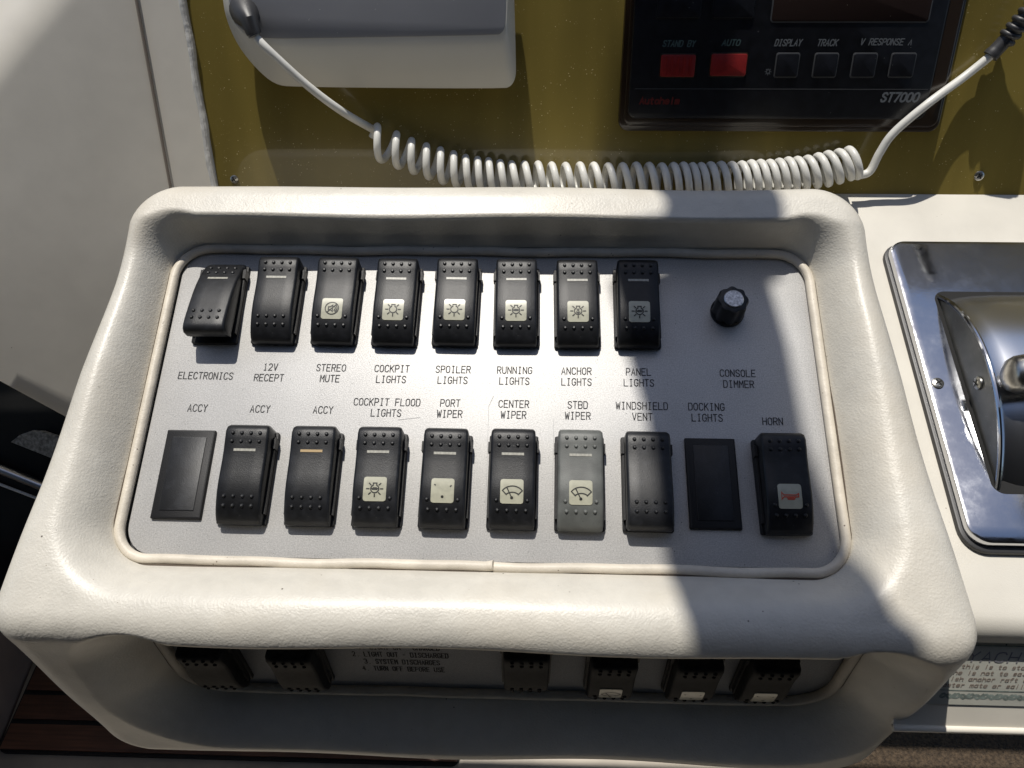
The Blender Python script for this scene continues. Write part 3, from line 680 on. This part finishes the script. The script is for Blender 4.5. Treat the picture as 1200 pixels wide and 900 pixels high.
# ---- chrome throttle control
p00 = S(1036, 291); p10 = S(1128, 645)
cx0 = (p00[0] + p10[0]) / 2; cyt = p00[1]; cyb = S(1160, 640, 0.004)[1]; cw = 0.125; ch = (cyt - cyb)
ctrl = thing('throttle_control', 'large chrome engine control plate with curved lever drum at the right edge', 'control', SHELF.P(cx0 + cw / 2, (cyt + cyb) / 2, 0))
obj('gasket', place(slab(cw / 2 + 0.0018, ch / 2 + 0.0022, 0.012, 0.0002, 0.003, 0.001, 8, cx0 + cw / 2, (cyt + cyb) / 2 - 0.0008), SHELF), rub, ctrl)
obj('base_plate', place(slab(cw / 2, ch / 2, 0.010, 0.002, 0.0075, 0.0018, 10, cx0 + cw / 2, (cyt + cyb) / 2), SHELF), chrome, ctrl, angle=30)
HP = 0.0078
def Sp(px, py, h=HP): return S(px, py, h)
a0 = Sp(1099, 346); a1 = Sp(1166, 572); dxl = (a0[0] + a1[0]) / 2; dyc = (a0[1] + a1[1]) / 2; dhy = abs(a0[1] - a1[1]) / 2; DH = 0.023
DR = (dhy ** 2 + DH ** 2) / (2 * DH); dth = math.asin(dhy / DR); dzc = 0.0076 + DH - DR
def grow(P, d):
    P = np.array(P); out = []
    n = len(P)
    for i in range(n):
        t = P[(i + 1) % n] - P[i - 1]; t /= np.linalg.norm(t); out.append(P[i] + d * np.array([t[1], -t[0]]))
    return [tuple(p) for p in out]
# black slot round the drum opening
obj('slot_gap', place(slab(0.060, dhy + 0.0028, 0.006, 0.0072, 0.00765, 0, 8, dxl + 0.060 - 0.0016, dyc), SHELF), hole, ctrl)
x, y = Sp(1099, 449); screw(SHELF, x, y, 0.0031, parent=ctrl, h=0.0076)
angs = np.linspace(-dth, dth, 37)
arcp = [(dyc + DR * sin(a), dzc + DR * cos(a)) for a in angs]
# end disc of the drum, facing the console
ins = [(dyc + (DR - 0.0015) * sin(a) * 0.985, max(dzc + (DR - 0.0015) * cos(a), 0.0066)) for a in angs]
endv = [(dxl + 0.0004, y_, z_) for y_, z_ in ins]
obj('drum_end', place((endv, [tuple(range(len(endv)))]), SHELF), brushed, ctrl)
obj('drum_rim', place(tube([(dxl + 0.0010, y_, z_ - 0.0008) for y_, z_ in arcp], 0.00135, 10), SHELF), chrome, ctrl)
loops = []
for xo, dr in ((0.0012, -0.0004), (0.0028, -0.0022), (0.0045, -0.0026), (0.010, -0.0012), (0.018, -0.0002), (0.030, 0.0004), (0.05, 0.0006), (0.10, 0.0006)):
    loops.append([(dxl + xo, dyc + (DR + dr) * sin(a), dzc + (DR + dr) * cos(a)) for a in angs])
obj('lever_drum', place(loft(loops, False, False, False), SHELF), Mat('worn_drum_chrome', (0.75, 0.76, 0.79), 0.26, 1.0), ctrl, angle=60)
SIDE = Frame(SHELF.P(dxl + 0.0002, 0, 0), -SHELF.ey, SHELF.n)
q_ = atp(1147, 449, SIDE.o, SIDE.n) - SIDE.o
screw(SIDE, float(q_ @ SIDE.ex), float(q_ @ SIDE.ey), 0.0034, parent=ctrl)
kx_, ky_ = S(1187, 440, 0.037)
hub = [(kx_ + a, ky_ - a * 0.05, 0.037 + max(a, 0) * 0.4) for a in (-0.0040, -0.0036, -0.0022, 0.001, 0.006, 0.02, 0.06)]
obj('lever_arm', place(tube(hub, [0.0015, 0.0045, 0.0075, 0.0092, 0.0095, 0.0085, 0.0072], 24, up=(0, 1, 0)), SHELF), Mat('worn_chrome', (0.60, 0.58, 0.54), 0.28, 1.0).mottle(120, 0.6, 1.1), ctrl, angle=70)

# ================================================================== radio / handset, autopilot, coiled cord
HR = 0.026
rad = thing('radio_handset', 'white plastic radio housing with its front face toned for shade mounted on the dash at top left', 'radio', DASH.P(-0.07, 0.06, 0))
def Dp(px, py, h): return D(px, py, h)
outl_px = [(258, -60), (262, 2), (268, 28), (281, 56), (300, 80), (322, 99), (345, 102), (590, 104), (599, 101), (604, 92), (605, 80), (601, -60)]
face_px = [(263, -60), (266, 0), (273, 26), (285, 38), (302, 46), (325, 47), (345, 47), (582, 43), (588, 41), (592, 36), (594, 28), (596, -60)]
lo_ = [Dp(x, y - (0 if y > 0 else 0), 0.010) for x, y in outl_px]; fc_ = [Dp(x, y, HR) for x, y in face_px]
def chaikin(P):
    out = [P[0]]
    for a, b in zip(P[:-1], P[1:]): out += [line_at(a, b, 0.25), line_at(a, b, 0.75)]
    return out + [P[-1]]
lo_ = chaikin(chaikin(lo_)); fc_ = chaikin(chaikin(fc_))
def ring(P, h): return [(x, y, h) for x, y in P]
mid1 = [(a[0] * 0.10 + b[0] * 0.90, a[1] * 0.16 + b[1] * 0.84) for a, b in zip(lo_, fc_)]
body = loft([ring(grow(lo_, -0.005), 0.006), ring(grow(lo_, -0.0008), 0.0085), ring(lo_, 0.0105), ring([(a[0] * 0.97 + b[0] * 0.03, a[1] * 0.95 + b[1] * 0.05) for a, b in zip(lo_, fc_)], 0.0122), ring(mid1, HR - 0.0012), ring(fc_, HR)])
rb_ = obj('housing', place(body, DASH), radio_w, rad, angle=40)
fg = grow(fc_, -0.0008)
obj('front_face', place(loft([ring(fg, HR - 0.0005), ring(fg, HR + 0.0003), ring(grow(fg, -0.0006), HR + 0.0006)]), DASH), radio_shade, rad, angle=50)
gx, gy = Dp(288, 22, 0.022)
# bracket foot under the lower left corner and the cord boot
obj('mounting_foot', place(join(box(Dp(350, 0, 0)[0], Dp(575, 0, 0)[0], Dp(400, 90, 0)[1], 0.30, 0.0002, 0.009)), DASH), radio_w, rad)
b0 = DASH.P(*Dp(286, 12, 0.026), 0.026); b1 = DASH.P(*Dp(292, 24, 0.034), 0.034); b2 = DASH.P(*Dp(298, 40, 0.034), 0.034)
obj('cord_boot', tube([b0 - np.array([0, -0.004, 0.012]), b0, lerp2(b0, b1, 0.6), b1, b2], [0.0105, 0.0095, 0.0078, 0.0056, 0.0042], 20) if False else tube([b0 + np.array([-0.001, 0.004, -0.010]), b0, b0 * 0.4 + b1 * 0.6, b1, b2], [0.0085, 0.0078, 0.0064, 0.0048, 0.0040], 20), rub, rad)
# autopilot
AH = 0.010
ap = thing('autopilot_head', 'black autopilot control head with red STAND BY and AUTO buttons on the dash', 'autopilot', DASH.P(0.155, 0.06, 0))
axl, ayb = Dp(724, 153, 0.002); axr = Dp(1096, 141, 0.002)[0]
bx0, by0 = Dp(738, 139, AH); bx1 = Dp(1086, 120, AH)[0]
def rect_slab(x0, x1, y0, y1, r, z0, z1, bev=0.0): return slab((x1 - x0) / 2, (y1 - y0) / 2, r, z0, z1, bev, 6, (x0 + x1) / 2, (y0 + y1) / 2)
obj('surround', place(join(rect_slab(axl, axr + 0.002, ayb, 0.22, 0.006, 0.0002, 0.0045, 0.0012), rect_slab(axl + 0.0028, axr - 0.0005, ayb + 0.003, 0.217, 0.005, 0.004, 0.0075, 0.0012)), DASH), ap_brown, ap)
obj('body', place(rect_slab(bx0 - 0.0012, bx1 + 0.0012, by0, 0.212, 0.0045, 0.006, AH, 0.0012), DASH), ap_blk, ap)
def AP(px, py): return Dp(px, py, AH)
def btn(name, a, b, c, d, col, rimc, parent=ap):
    x0, y1 = AP(a, b); x1, y0 = AP(c, d)
    rm = obj('button_rim', place(rect_slab(x0 - 0.0006, x1 + 0.0006, y0 - 0.0006, y1 + 0.0006, 0.0014, AH - 0.0002, AH + 0.0003, 0.0002), DASH), rimc, parent)
    obj('button', place(rect_slab(x0, x1, y0, y1, 0.0012, AH - 0.0002, AH + 0.0010, 0.0003), DASH), col, rm); return rm
r1 = btn('b', 775, 64, 813, 90, ap_red, ap_brown)
x0, y1 = AP(775, 64); x1, y0 = AP(813, 90)
obj('ridges', place(join(*[box(x0 + (x1 - x0) * t - 0.0005, x0 + (x1 - x0) * t + 0.0005, y0 + 0.001, y1 - 0.001, AH + 0.0009, AH + 0.0014) for t in (0.15, 0.33, 0.51, 0.69, 0.87)]), DASH), ap_red, r1)
btn('b', 834, 63, 873, 89, ap_red, ap_brown)
for a, c in ((911, 933), (956, 978), (1001, 1023), (1046, 1068)): btn('b', a, 63, c, 90, ap_blk, ap_edge)
for a, c in ((772, 820), (838, 882)): btn('b', a, -20, c, 21, ap_blk, ap_blk)
x0, y1 = AP(912, -40); x1, y0 = AP(1087, 25)
fr_ = obj('display_frame', place(rect_slab(x0 - 0.0007, x1 + 0.0007, y0 - 0.0007, y1, 0.002, AH - 0.0002, AH + 0.0003, 0.0001), DASH), ap_edge, ap)
obj('display_window', place(rect_slab(x0, x1, y0, y1, 0.0016, AH - 0.0001, AH + 0.0005, 0.0001), DASH), ap_lcd, fr_)
def aptext(s, px, py, h, adv, mat, wd=0.0006, shear=0.22, z=0.0001):
    x, y = AP(px, py); return obj('lettering', place(text(s, x, y, h, adv, wd, AH + z, shear, 0.7), DASH), mat, ap, False)
aptext('STAND BY', 796, 51, 0.0030, 0.0023, ap_green); aptext('AUTO', 857, 50, 0.0030, 0.0026, ap_green)
aptext('DISPLAY', 924, 50, 0.0032, 0.00215, ap_line); aptext('TRACK', 970, 50, 0.0032, 0.0023, ap_line)
aptext('V RESPONSE ^', 1039, 49, 0.0031, 0.0024, ap_line)
aptext('Autohelm', 773, 118, 0.0034, 0.0029, ap_red_print, 0.0009, 0.12)
aptext('ST7000', 1055, 114, 0.0046, 0.0036, ap_line, 0.0011, 0.22)
x, y = AP(900, 84)
obj('lamp_symbol', place(strokes([[(a * 0.0006, b * 0.0006) for a, b in s_] for s_ in symbol('bulb')], 0.0003, AH + 0.0001), DASH, x, y), ap_line, ap, False)
xl_, yl_ = AP(744, 104); xr_ = AP(1088, 102)[0]
obj('divider_line', place(box(xl_, xr_, yl_ - 0.0002, yl_ + 0.0002, AH, AH + 0.00012), DASH), ap_edge, ap)
# coiled cord
cord = thing('coiled_cord', 'white coiled microphone cord sagging along the top of the padded console', 'cord', DASH.P(0.05, 0.02, 0.008))
CRr, TR = 0.0080, 0.0022
cpx = [(433, 163), (470, 178), (510, 192), (548, 202), (590, 208), (640, 210), (700, 211), (760, 211), (815, 211), (870, 209), (925, 205), (965, 199), (1003, 190)]
def hcord(px): return 0.0112
axis = [DASH.P(*Dp(x, y, hcord(x)), hcord(x)) for x, y in cpx]
ax = spline(axis, 40); ax = np.array(ax)
seg = np.linalg.norm(np.diff(ax, axis=0), axis=1); arc = np.concatenate([[0], np.cumsum(seg)])
turns_px = [433, 457, 475, 493, 510, 526, 541, 556, 569, 583, 597, 612, 628, 644, 660, 677, 693, 710, 727, 743, 758, 773, 787, 799, 810, 820, 831, 843, 856, 868, 879, 890, 901, 912, 923, 934, 946, 959, 971, 984, 997, 1006]
apx = np.array([1200 * 0 + 0 for _ in ax], float)
def project(P):
    q = CRn.T @ (np.array(P) - CAMP); return 600 + F * q[0] / -q[2]
apx = np.array([project(p) for p in ax])
tarc = np.interp(turns_px, apx, arc); NT = len(turns_px) - 1
hp = []
SEG = 22
for i in range(NT * SEG - SEG // 4 + 1):
    t = i / SEG; s_ = np.interp(t, range(NT + 1), tarc)
    P = np.array([np.interp(s_, arc, ax[:, k]) for k in range(3)]); P2 = np.array([np.interp(s_ + 0.002, arc, ax[:, k]) for k in range(3)]); P1 = np.array([np.interp(s_ - 0.002, arc, ax[:, k]) for k in range(3)])
    T = (P2 - P1) / np.linalg.norm(P2 - P1)
    N = DASH.n - T * (DASH.n @ T); N /= np.linalg.norm(N); B = np.cross(T, N)
    a = 2 * PI * t + PI
    rr_ = CRr * (1 + 0.03 * sin(t * 1.7))
    hp.append(P + (N * cos(a) + B * sin(a) * 1.06) * rr_ + T * 0.0009 * sin(a) * 1.0)
start = DASH.P(*Dp(300, 44, 0.034), 0.034)
lead = spline([start, DASH.P(*Dp(318, 62, 0.034), 0.034), DASH.P(*Dp(360, 100, 0.028), 0.028), DASH.P(*Dp(400, 130, 0.020), 0.020), hp[2]], 12)
tail = spline([hp[-1], DASH.P(*Dp(1019, 201, 0.010), 0.010), DASH.P(*Dp(1031, 179, 0.011), 0.011), DASH.P(*Dp(1048, 155, 0.0125), 0.0125), DASH.P(*Dp(1088, 121, 0.0135), 0.0135), DASH.P(*Dp(1130, 90, 0.006), 0.006), DASH.P(*Dp(1166, 61, 0.006), 0.006), DASH.P(*Dp(1180, 47, 0.007), 0.007)], 12)
obj('coil', tube(hp, TR, 12), cord_m, cord, angle=80)
obj('lead', tube(lead, 0.0023, 14), cord_m, cord, angle=80)
obj('lead', tube(tail, 0.0024, 14), cord_m, cord, angle=80)
obj('ferrule', tube([DASH.P(*Dp(296, 36, 0.034), 0.034), DASH.P(*Dp(299, 42, 0.034), 0.034)], 0.0036, 16), Mat('ferrule_grey', (0.12, 0.12, 0.125), 0.3), cord)
sr = spline([DASH.P(*Dp(x, y, h), h) for x, y, h in ((1160, 66, 0.006), (1180, 45, 0.007), (1205, 15, 0.012), (1250, -40, 0.018))], 10)
sleeve = obj('strain_relief', tube(sr, [0.0043] * 3 + [0.0040] * (len(sr) - 3), 16), rub, cord)
def spiral(path, r, pitch, tr):
    A_ = np.array(path); sg = np.linalg.norm(np.diff(A_, axis=0), axis=1); ac = np.concatenate([[0], np.cumsum(sg)]); out = []
    n = int(ac[-1] / pitch * 16)
    for i in range(n):
        s_ = 0.010 + (ac[-1] - 0.010) * i / n; P = np.array([np.interp(s_, ac, A_[:, k]) for k in range(3)]); Q = np.array([np.interp(s_ + 0.001, ac, A_[:, k]) for k in range(3)])
        T = (Q - P); T /= max(np.linalg.norm(T), 1e-9); N = DASH.n - T * (DASH.n @ T); N /= np.linalg.norm(N); B = np.cross(T, N); a = 2 * PI * i / 16
        out.append(P + (N * cos(a) + B * sin(a)) * r)
    return tube(out[:-16], tr, 8)
obj('spiral_rib', spiral(sr, 0.0040, 0.0052, 0.0016), rub, sleeve, angle=80)

# ================================================================== cockpit sole, dark hatch at left
Wi = np.array(W3.inverted())
FZ = -0.70
FLOOR = Frame(Wi @ np.array([0, 0, FZ]), Wi @ np.array([1.0, 0, 0]), Wi @ np.array([0, 1.0, 0]))
def Fp(px, py, h=0.0): return FLOOR.px(px, py, h)
sole = struct(obj('cockpit_floor', place(box(-3, 3, -2, 2.5, -0.02, 0.0), FLOOR), deck_w))
tk = [Fp(44, 770), Fp(150, 775), Fp(600, 880), Fp(536, 900)]
tx0 = Fp(22, 830)[0]; tx1 = Fp(538, 900)[0]; tyb = Fp(200, 889)[1]; tyt = tyb + 0.50
cur['B'] = Vector(FLOOR.P((tx0 + tx1) / 2, tyb + 0.2, 0))
hatch = obj('teak_backing', place(rect_slab(tx0, tx1, tyb, tyt, 0.01, 0.0004, 0.004), FLOOR), seam); hatch.name = 'teak_deck_panel'
tag(hatch, 'dark shaded teak planked deck panel with black seams at lower left', 'deck panel')
pw = abs(Fp(60, 812)[1] - Fp(60, 846)[1]); ny = int((tyt - tyb) / pw) + 1
pm = None
for k in range(ny):
    y0_ = tyb + 0.004 + k * pw; y1_ = min(y0_ + pw - 0.006, tyt)
    if y1_ - y0_ < 0.01: continue
    obj('plank', place(box(tx0 + 0.003, tx1 - 0.003, y0_, y1_, 0.003, 0.0065), FLOOR), teak, hatch, False)
cx_ = Fp(1015, 870)[0]
carpet = tag(obj('carpet', place(rect_slab(cx_ - 0.14, cx_ + 0.9, Fp(1100, 900)[1] - 0.4, Fp(1100, 900)[1] + 0.6, 0.02, 0.0004, 0.012, 0.003), FLOOR), carpet_m), 'short brown carpet on the sole below the right-hand shelf', 'carpet')
# dark hatch panel with steel rail and a grey grip, left of the console
hd = 0.68
ho = CAMP + ray(40, 560) * hd
HATCH = Frame(ho, (0.93, -0.34, -0.12), (0.35, 0.75, 0.55))
def Hp(px, py, h=0.0): return HATCH.px(px, py, h)
dh = thing('dark_locker_front', 'glossy black locker front with thin steel rail in the gap left of the console', 'locker', ho)
q = [Hp(*p) for p in [(-80, 330), (260, 480), (260, 900), (-80, 660)]]
obj('panel', place(box(-0.30, 0.30, -0.14, 0.16, -0.004, 0.0), HATCH), dark_gloss, dh)
obj('rail', place(join(tube([(*Hp(-40, 533, 0.005), 0.005), (*Hp(90, 586, 0.005), 0.005)], 0.0042, 14)), HATCH), Mat('rail_steel', (0.55, 0.55, 0.55), 0.3, 1.0), dh)
obj('trim_strip', place(tube([(*Hp(-40, 552, 0.002), 0.002), (*Hp(90, 602, 0.002), 0.002)], 0.0012, 10), HATCH), white_paint, dh)
gp = [Hp(*p, 0.004) for p in [(12, 518), (22, 510), (36, 505), (50, 506), (90, 520), (90, 545), (62, 538)]]
ar = sum(gp[i][0] * gp[(i + 1) % len(gp)][1] - gp[(i + 1) % len(gp)][0] * gp[i][1] for i in range(len(gp)))
if ar < 0: gp = gp[::-1]
grip = tag(obj('textured_pad', place(poly_slab(gp, 0.0005, 0.004, 0.001), HATCH), stone), 'grey gritty half-round pad on the black locker front left of the console', 'pad')
# upright side panel going down to the floor
p0 = Fp(-60, 900); p1 = Fp(40, 765); 
up = FLOOR.n
pa = FLOOR.P(*Fp(-2, 880)); pb = FLOOR.P(*Fp(41, 770)); dr = (pb - pa); pa = pa - dr * 1.5; pb = pb + dr * 3
SP = [pa, pb, pb + up * 0.40, pa + up * 0.40]
th_ = np.array([-0.03, 0, 0])
sp = tag(obj('side_panel', ([tuple(p) for p in SP] + [tuple(p + th_) for p in SP], [(0, 1, 2, 3), (7, 6, 5, 4), (0, 4, 5, 1), (1, 5, 6, 2), (2, 6, 7, 3), (3, 7, 4, 0)]), pinkwall, smooth=False), 'dull brownish upright side panel beside the teak deck at far left', 'panel')

# ================================================================== outside the frame: added unseen things that shade and mirror
Lv = np.array(SUNC)
PO = np.array([0.0, 0, 0]) + Lv * 1.1
SH = Frame(PO, np.cross((0, 0.8, -0.5), Lv) if False else (1, 0.14 * 0 + 0, 0.17), (0, 0.85, -0.53))
SHn = Lv
def toS(P):
    """project a shaded point along the sun onto the plane of the added shadow caster; 2D coordinates there"""
    P = np.array(P); t = ((SO - P) @ Lv) / (Lv @ Lv); Q = P + Lv * t - SO
    return float(Q @ SX), float(Q @ SY)
SO = PO; SX = np.array([1.0, 0, 0]) - Lv * Lv[0]; SX /= np.linalg.norm(SX); SY = np.cross(Lv, SX)
left = [toS(DASH.P(*Dp(722, 60, 0.0))), toS(DASH.P(*Dp(702, 200, 0.018))), toS(atz(781, 236, 0.027)), toS(atz(776, 252, 0.026)), toS(atz(714, 330, 0)), toS(atz(734, 413)), toS(atz(757, 489)), toS(atz(778, 650)), toS(atz(798, 717, 0.021)), toS(atz(806, 740, 0.021)), toS(atz(818, 800, 0.021))]
right = [toS(DASH.P(*Dp(870, 60, 0.0))), toS(DASH.P(*Dp(862, 200, 0.018))), toS(atz(918, 236, 0.027)), toS(atz(921, 262, 0.026)), toS(atz(902, 333, 0)), toS(atz(923, 403)), toS(atz(945, 520)), toS(atz(1008, 655, 0.01)), toS(atz(1045, 722, 0.021)), toS(atz(1075, 745, 0.021)), toS(atz(1105, 800, 0.021))]
SFR = Frame(SO, SX, SY)
pl = left + right[::-1]
LV, LF = [], []
for i, (a, b) in enumerate(zip(left, right)):
    for h in (-0.012, 0.012):
        LV += [tuple(SFR.P(a[0], a[1], h)), tuple(SFR.P(b[0], b[1], h))]
for i in range(len(left) - 1):
    a = i * 4; b = a + 4
    LF += [(a, a + 1, b + 1, b), (a + 2, b + 2, b + 3, a + 3), (a, b, b + 2, a + 2), (a + 1, a + 3, b + 3, b + 1)]
LF += [(0, 2, 3, 1), (len(LV) - 4, len(LV) - 3, len(LV) - 1, len(LV) - 2)]
tag(obj('shadow_caster', (LV, LF), white_paint, smooth=False), 'white caster added unseen above the dash, shaped to throw the shadow band over the console', 'bracket')  # added caster, outline traced back along the sun from the shadow band

# unseen enclosure added behind the camera: what the glossy parts mirror and what keeps the open sky off the lower face
WORLD = Frame((0, 0, 0), Wi @ np.array([1.0, 0, 0]), Wi @ np.array([0, 1.0, 0]))
top = obj('sky_block_top', place(join(box(-1.5, 1.5, -2.4, -0.24, 0.70, 0.73)), WORLD), navy)  # top added out of view to block sky light
tag(top, 'dark top added unseen behind the camera to keep sky light off', 'sky blocker')
c_ = tag(obj('sky_block_curtain', place(box(-1.5, 1.5, -2.42, -2.40, FZ, 0.70), WORLD), navy), 'dark curtain added unseen at the back to keep sky light off', 'curtain')
seat = thing('added_dark_seat', 'dark seat added unseen behind the camera to darken the reflections', 'seat', WORLD.P(0.1, -1.0, FZ))  # seat added to put something dark into the reflections
brown = Mat('dark_leather', (0.03, 0.026, 0.024), 0.5)
obj('pedestal', place(box(0.0, 0.3, -1.05, -0.75, FZ + 0.001, -0.25), WORLD), white_paint, seat)
obj('cushion', place(slab(0.30, 0.25, 0.06, -0.25, -0.12, 0.03, 6, 0.15, -0.95), WORLD), brown, seat)
obj('backrest', place(slab(0.30, 0.06, 0.05, -0.12, 0.45, 0.03, 6, 0.15, -1.22), WORLD), brown, seat)

oh = obj('mirrored_block', place(slab(0.30, 0.085, 0.03, 0.62, 0.72, 0.01, 5, 0.80, 0.29), PANEL), Mat('grey_brown_panel', (0.05, 0.047, 0.042), 0.6))  # block added overhead only for its dark reflection in the chrome
tag(oh, 'dark block added unseen overhead to be mirrored in the chrome plate', 'reflection block')

ct = obj('floor_shade_slab', place(join(box(-1.2, 1.6, 0.285, 2.2, 0.22, 0.26)), WORLD), white_paint)  # slab added out of view to shade the floor
tag(ct, 'white slab added unseen forward of the dash to shade the floor', 'cabin top')

for x0_, x1_, lb in ((-1.52, -1.5, 'dark curtain added unseen on the left to keep sky light off'), (1.5, 1.52, 'dark curtain added unseen on the right to keep sky light off')):  # side curtains added to cut the sky light
    tag(obj('sky_block_curtain', place(box(x0_, x1_, -2.4, -0.6, FZ, 0.70), WORLD), navy), lb, 'curtain')
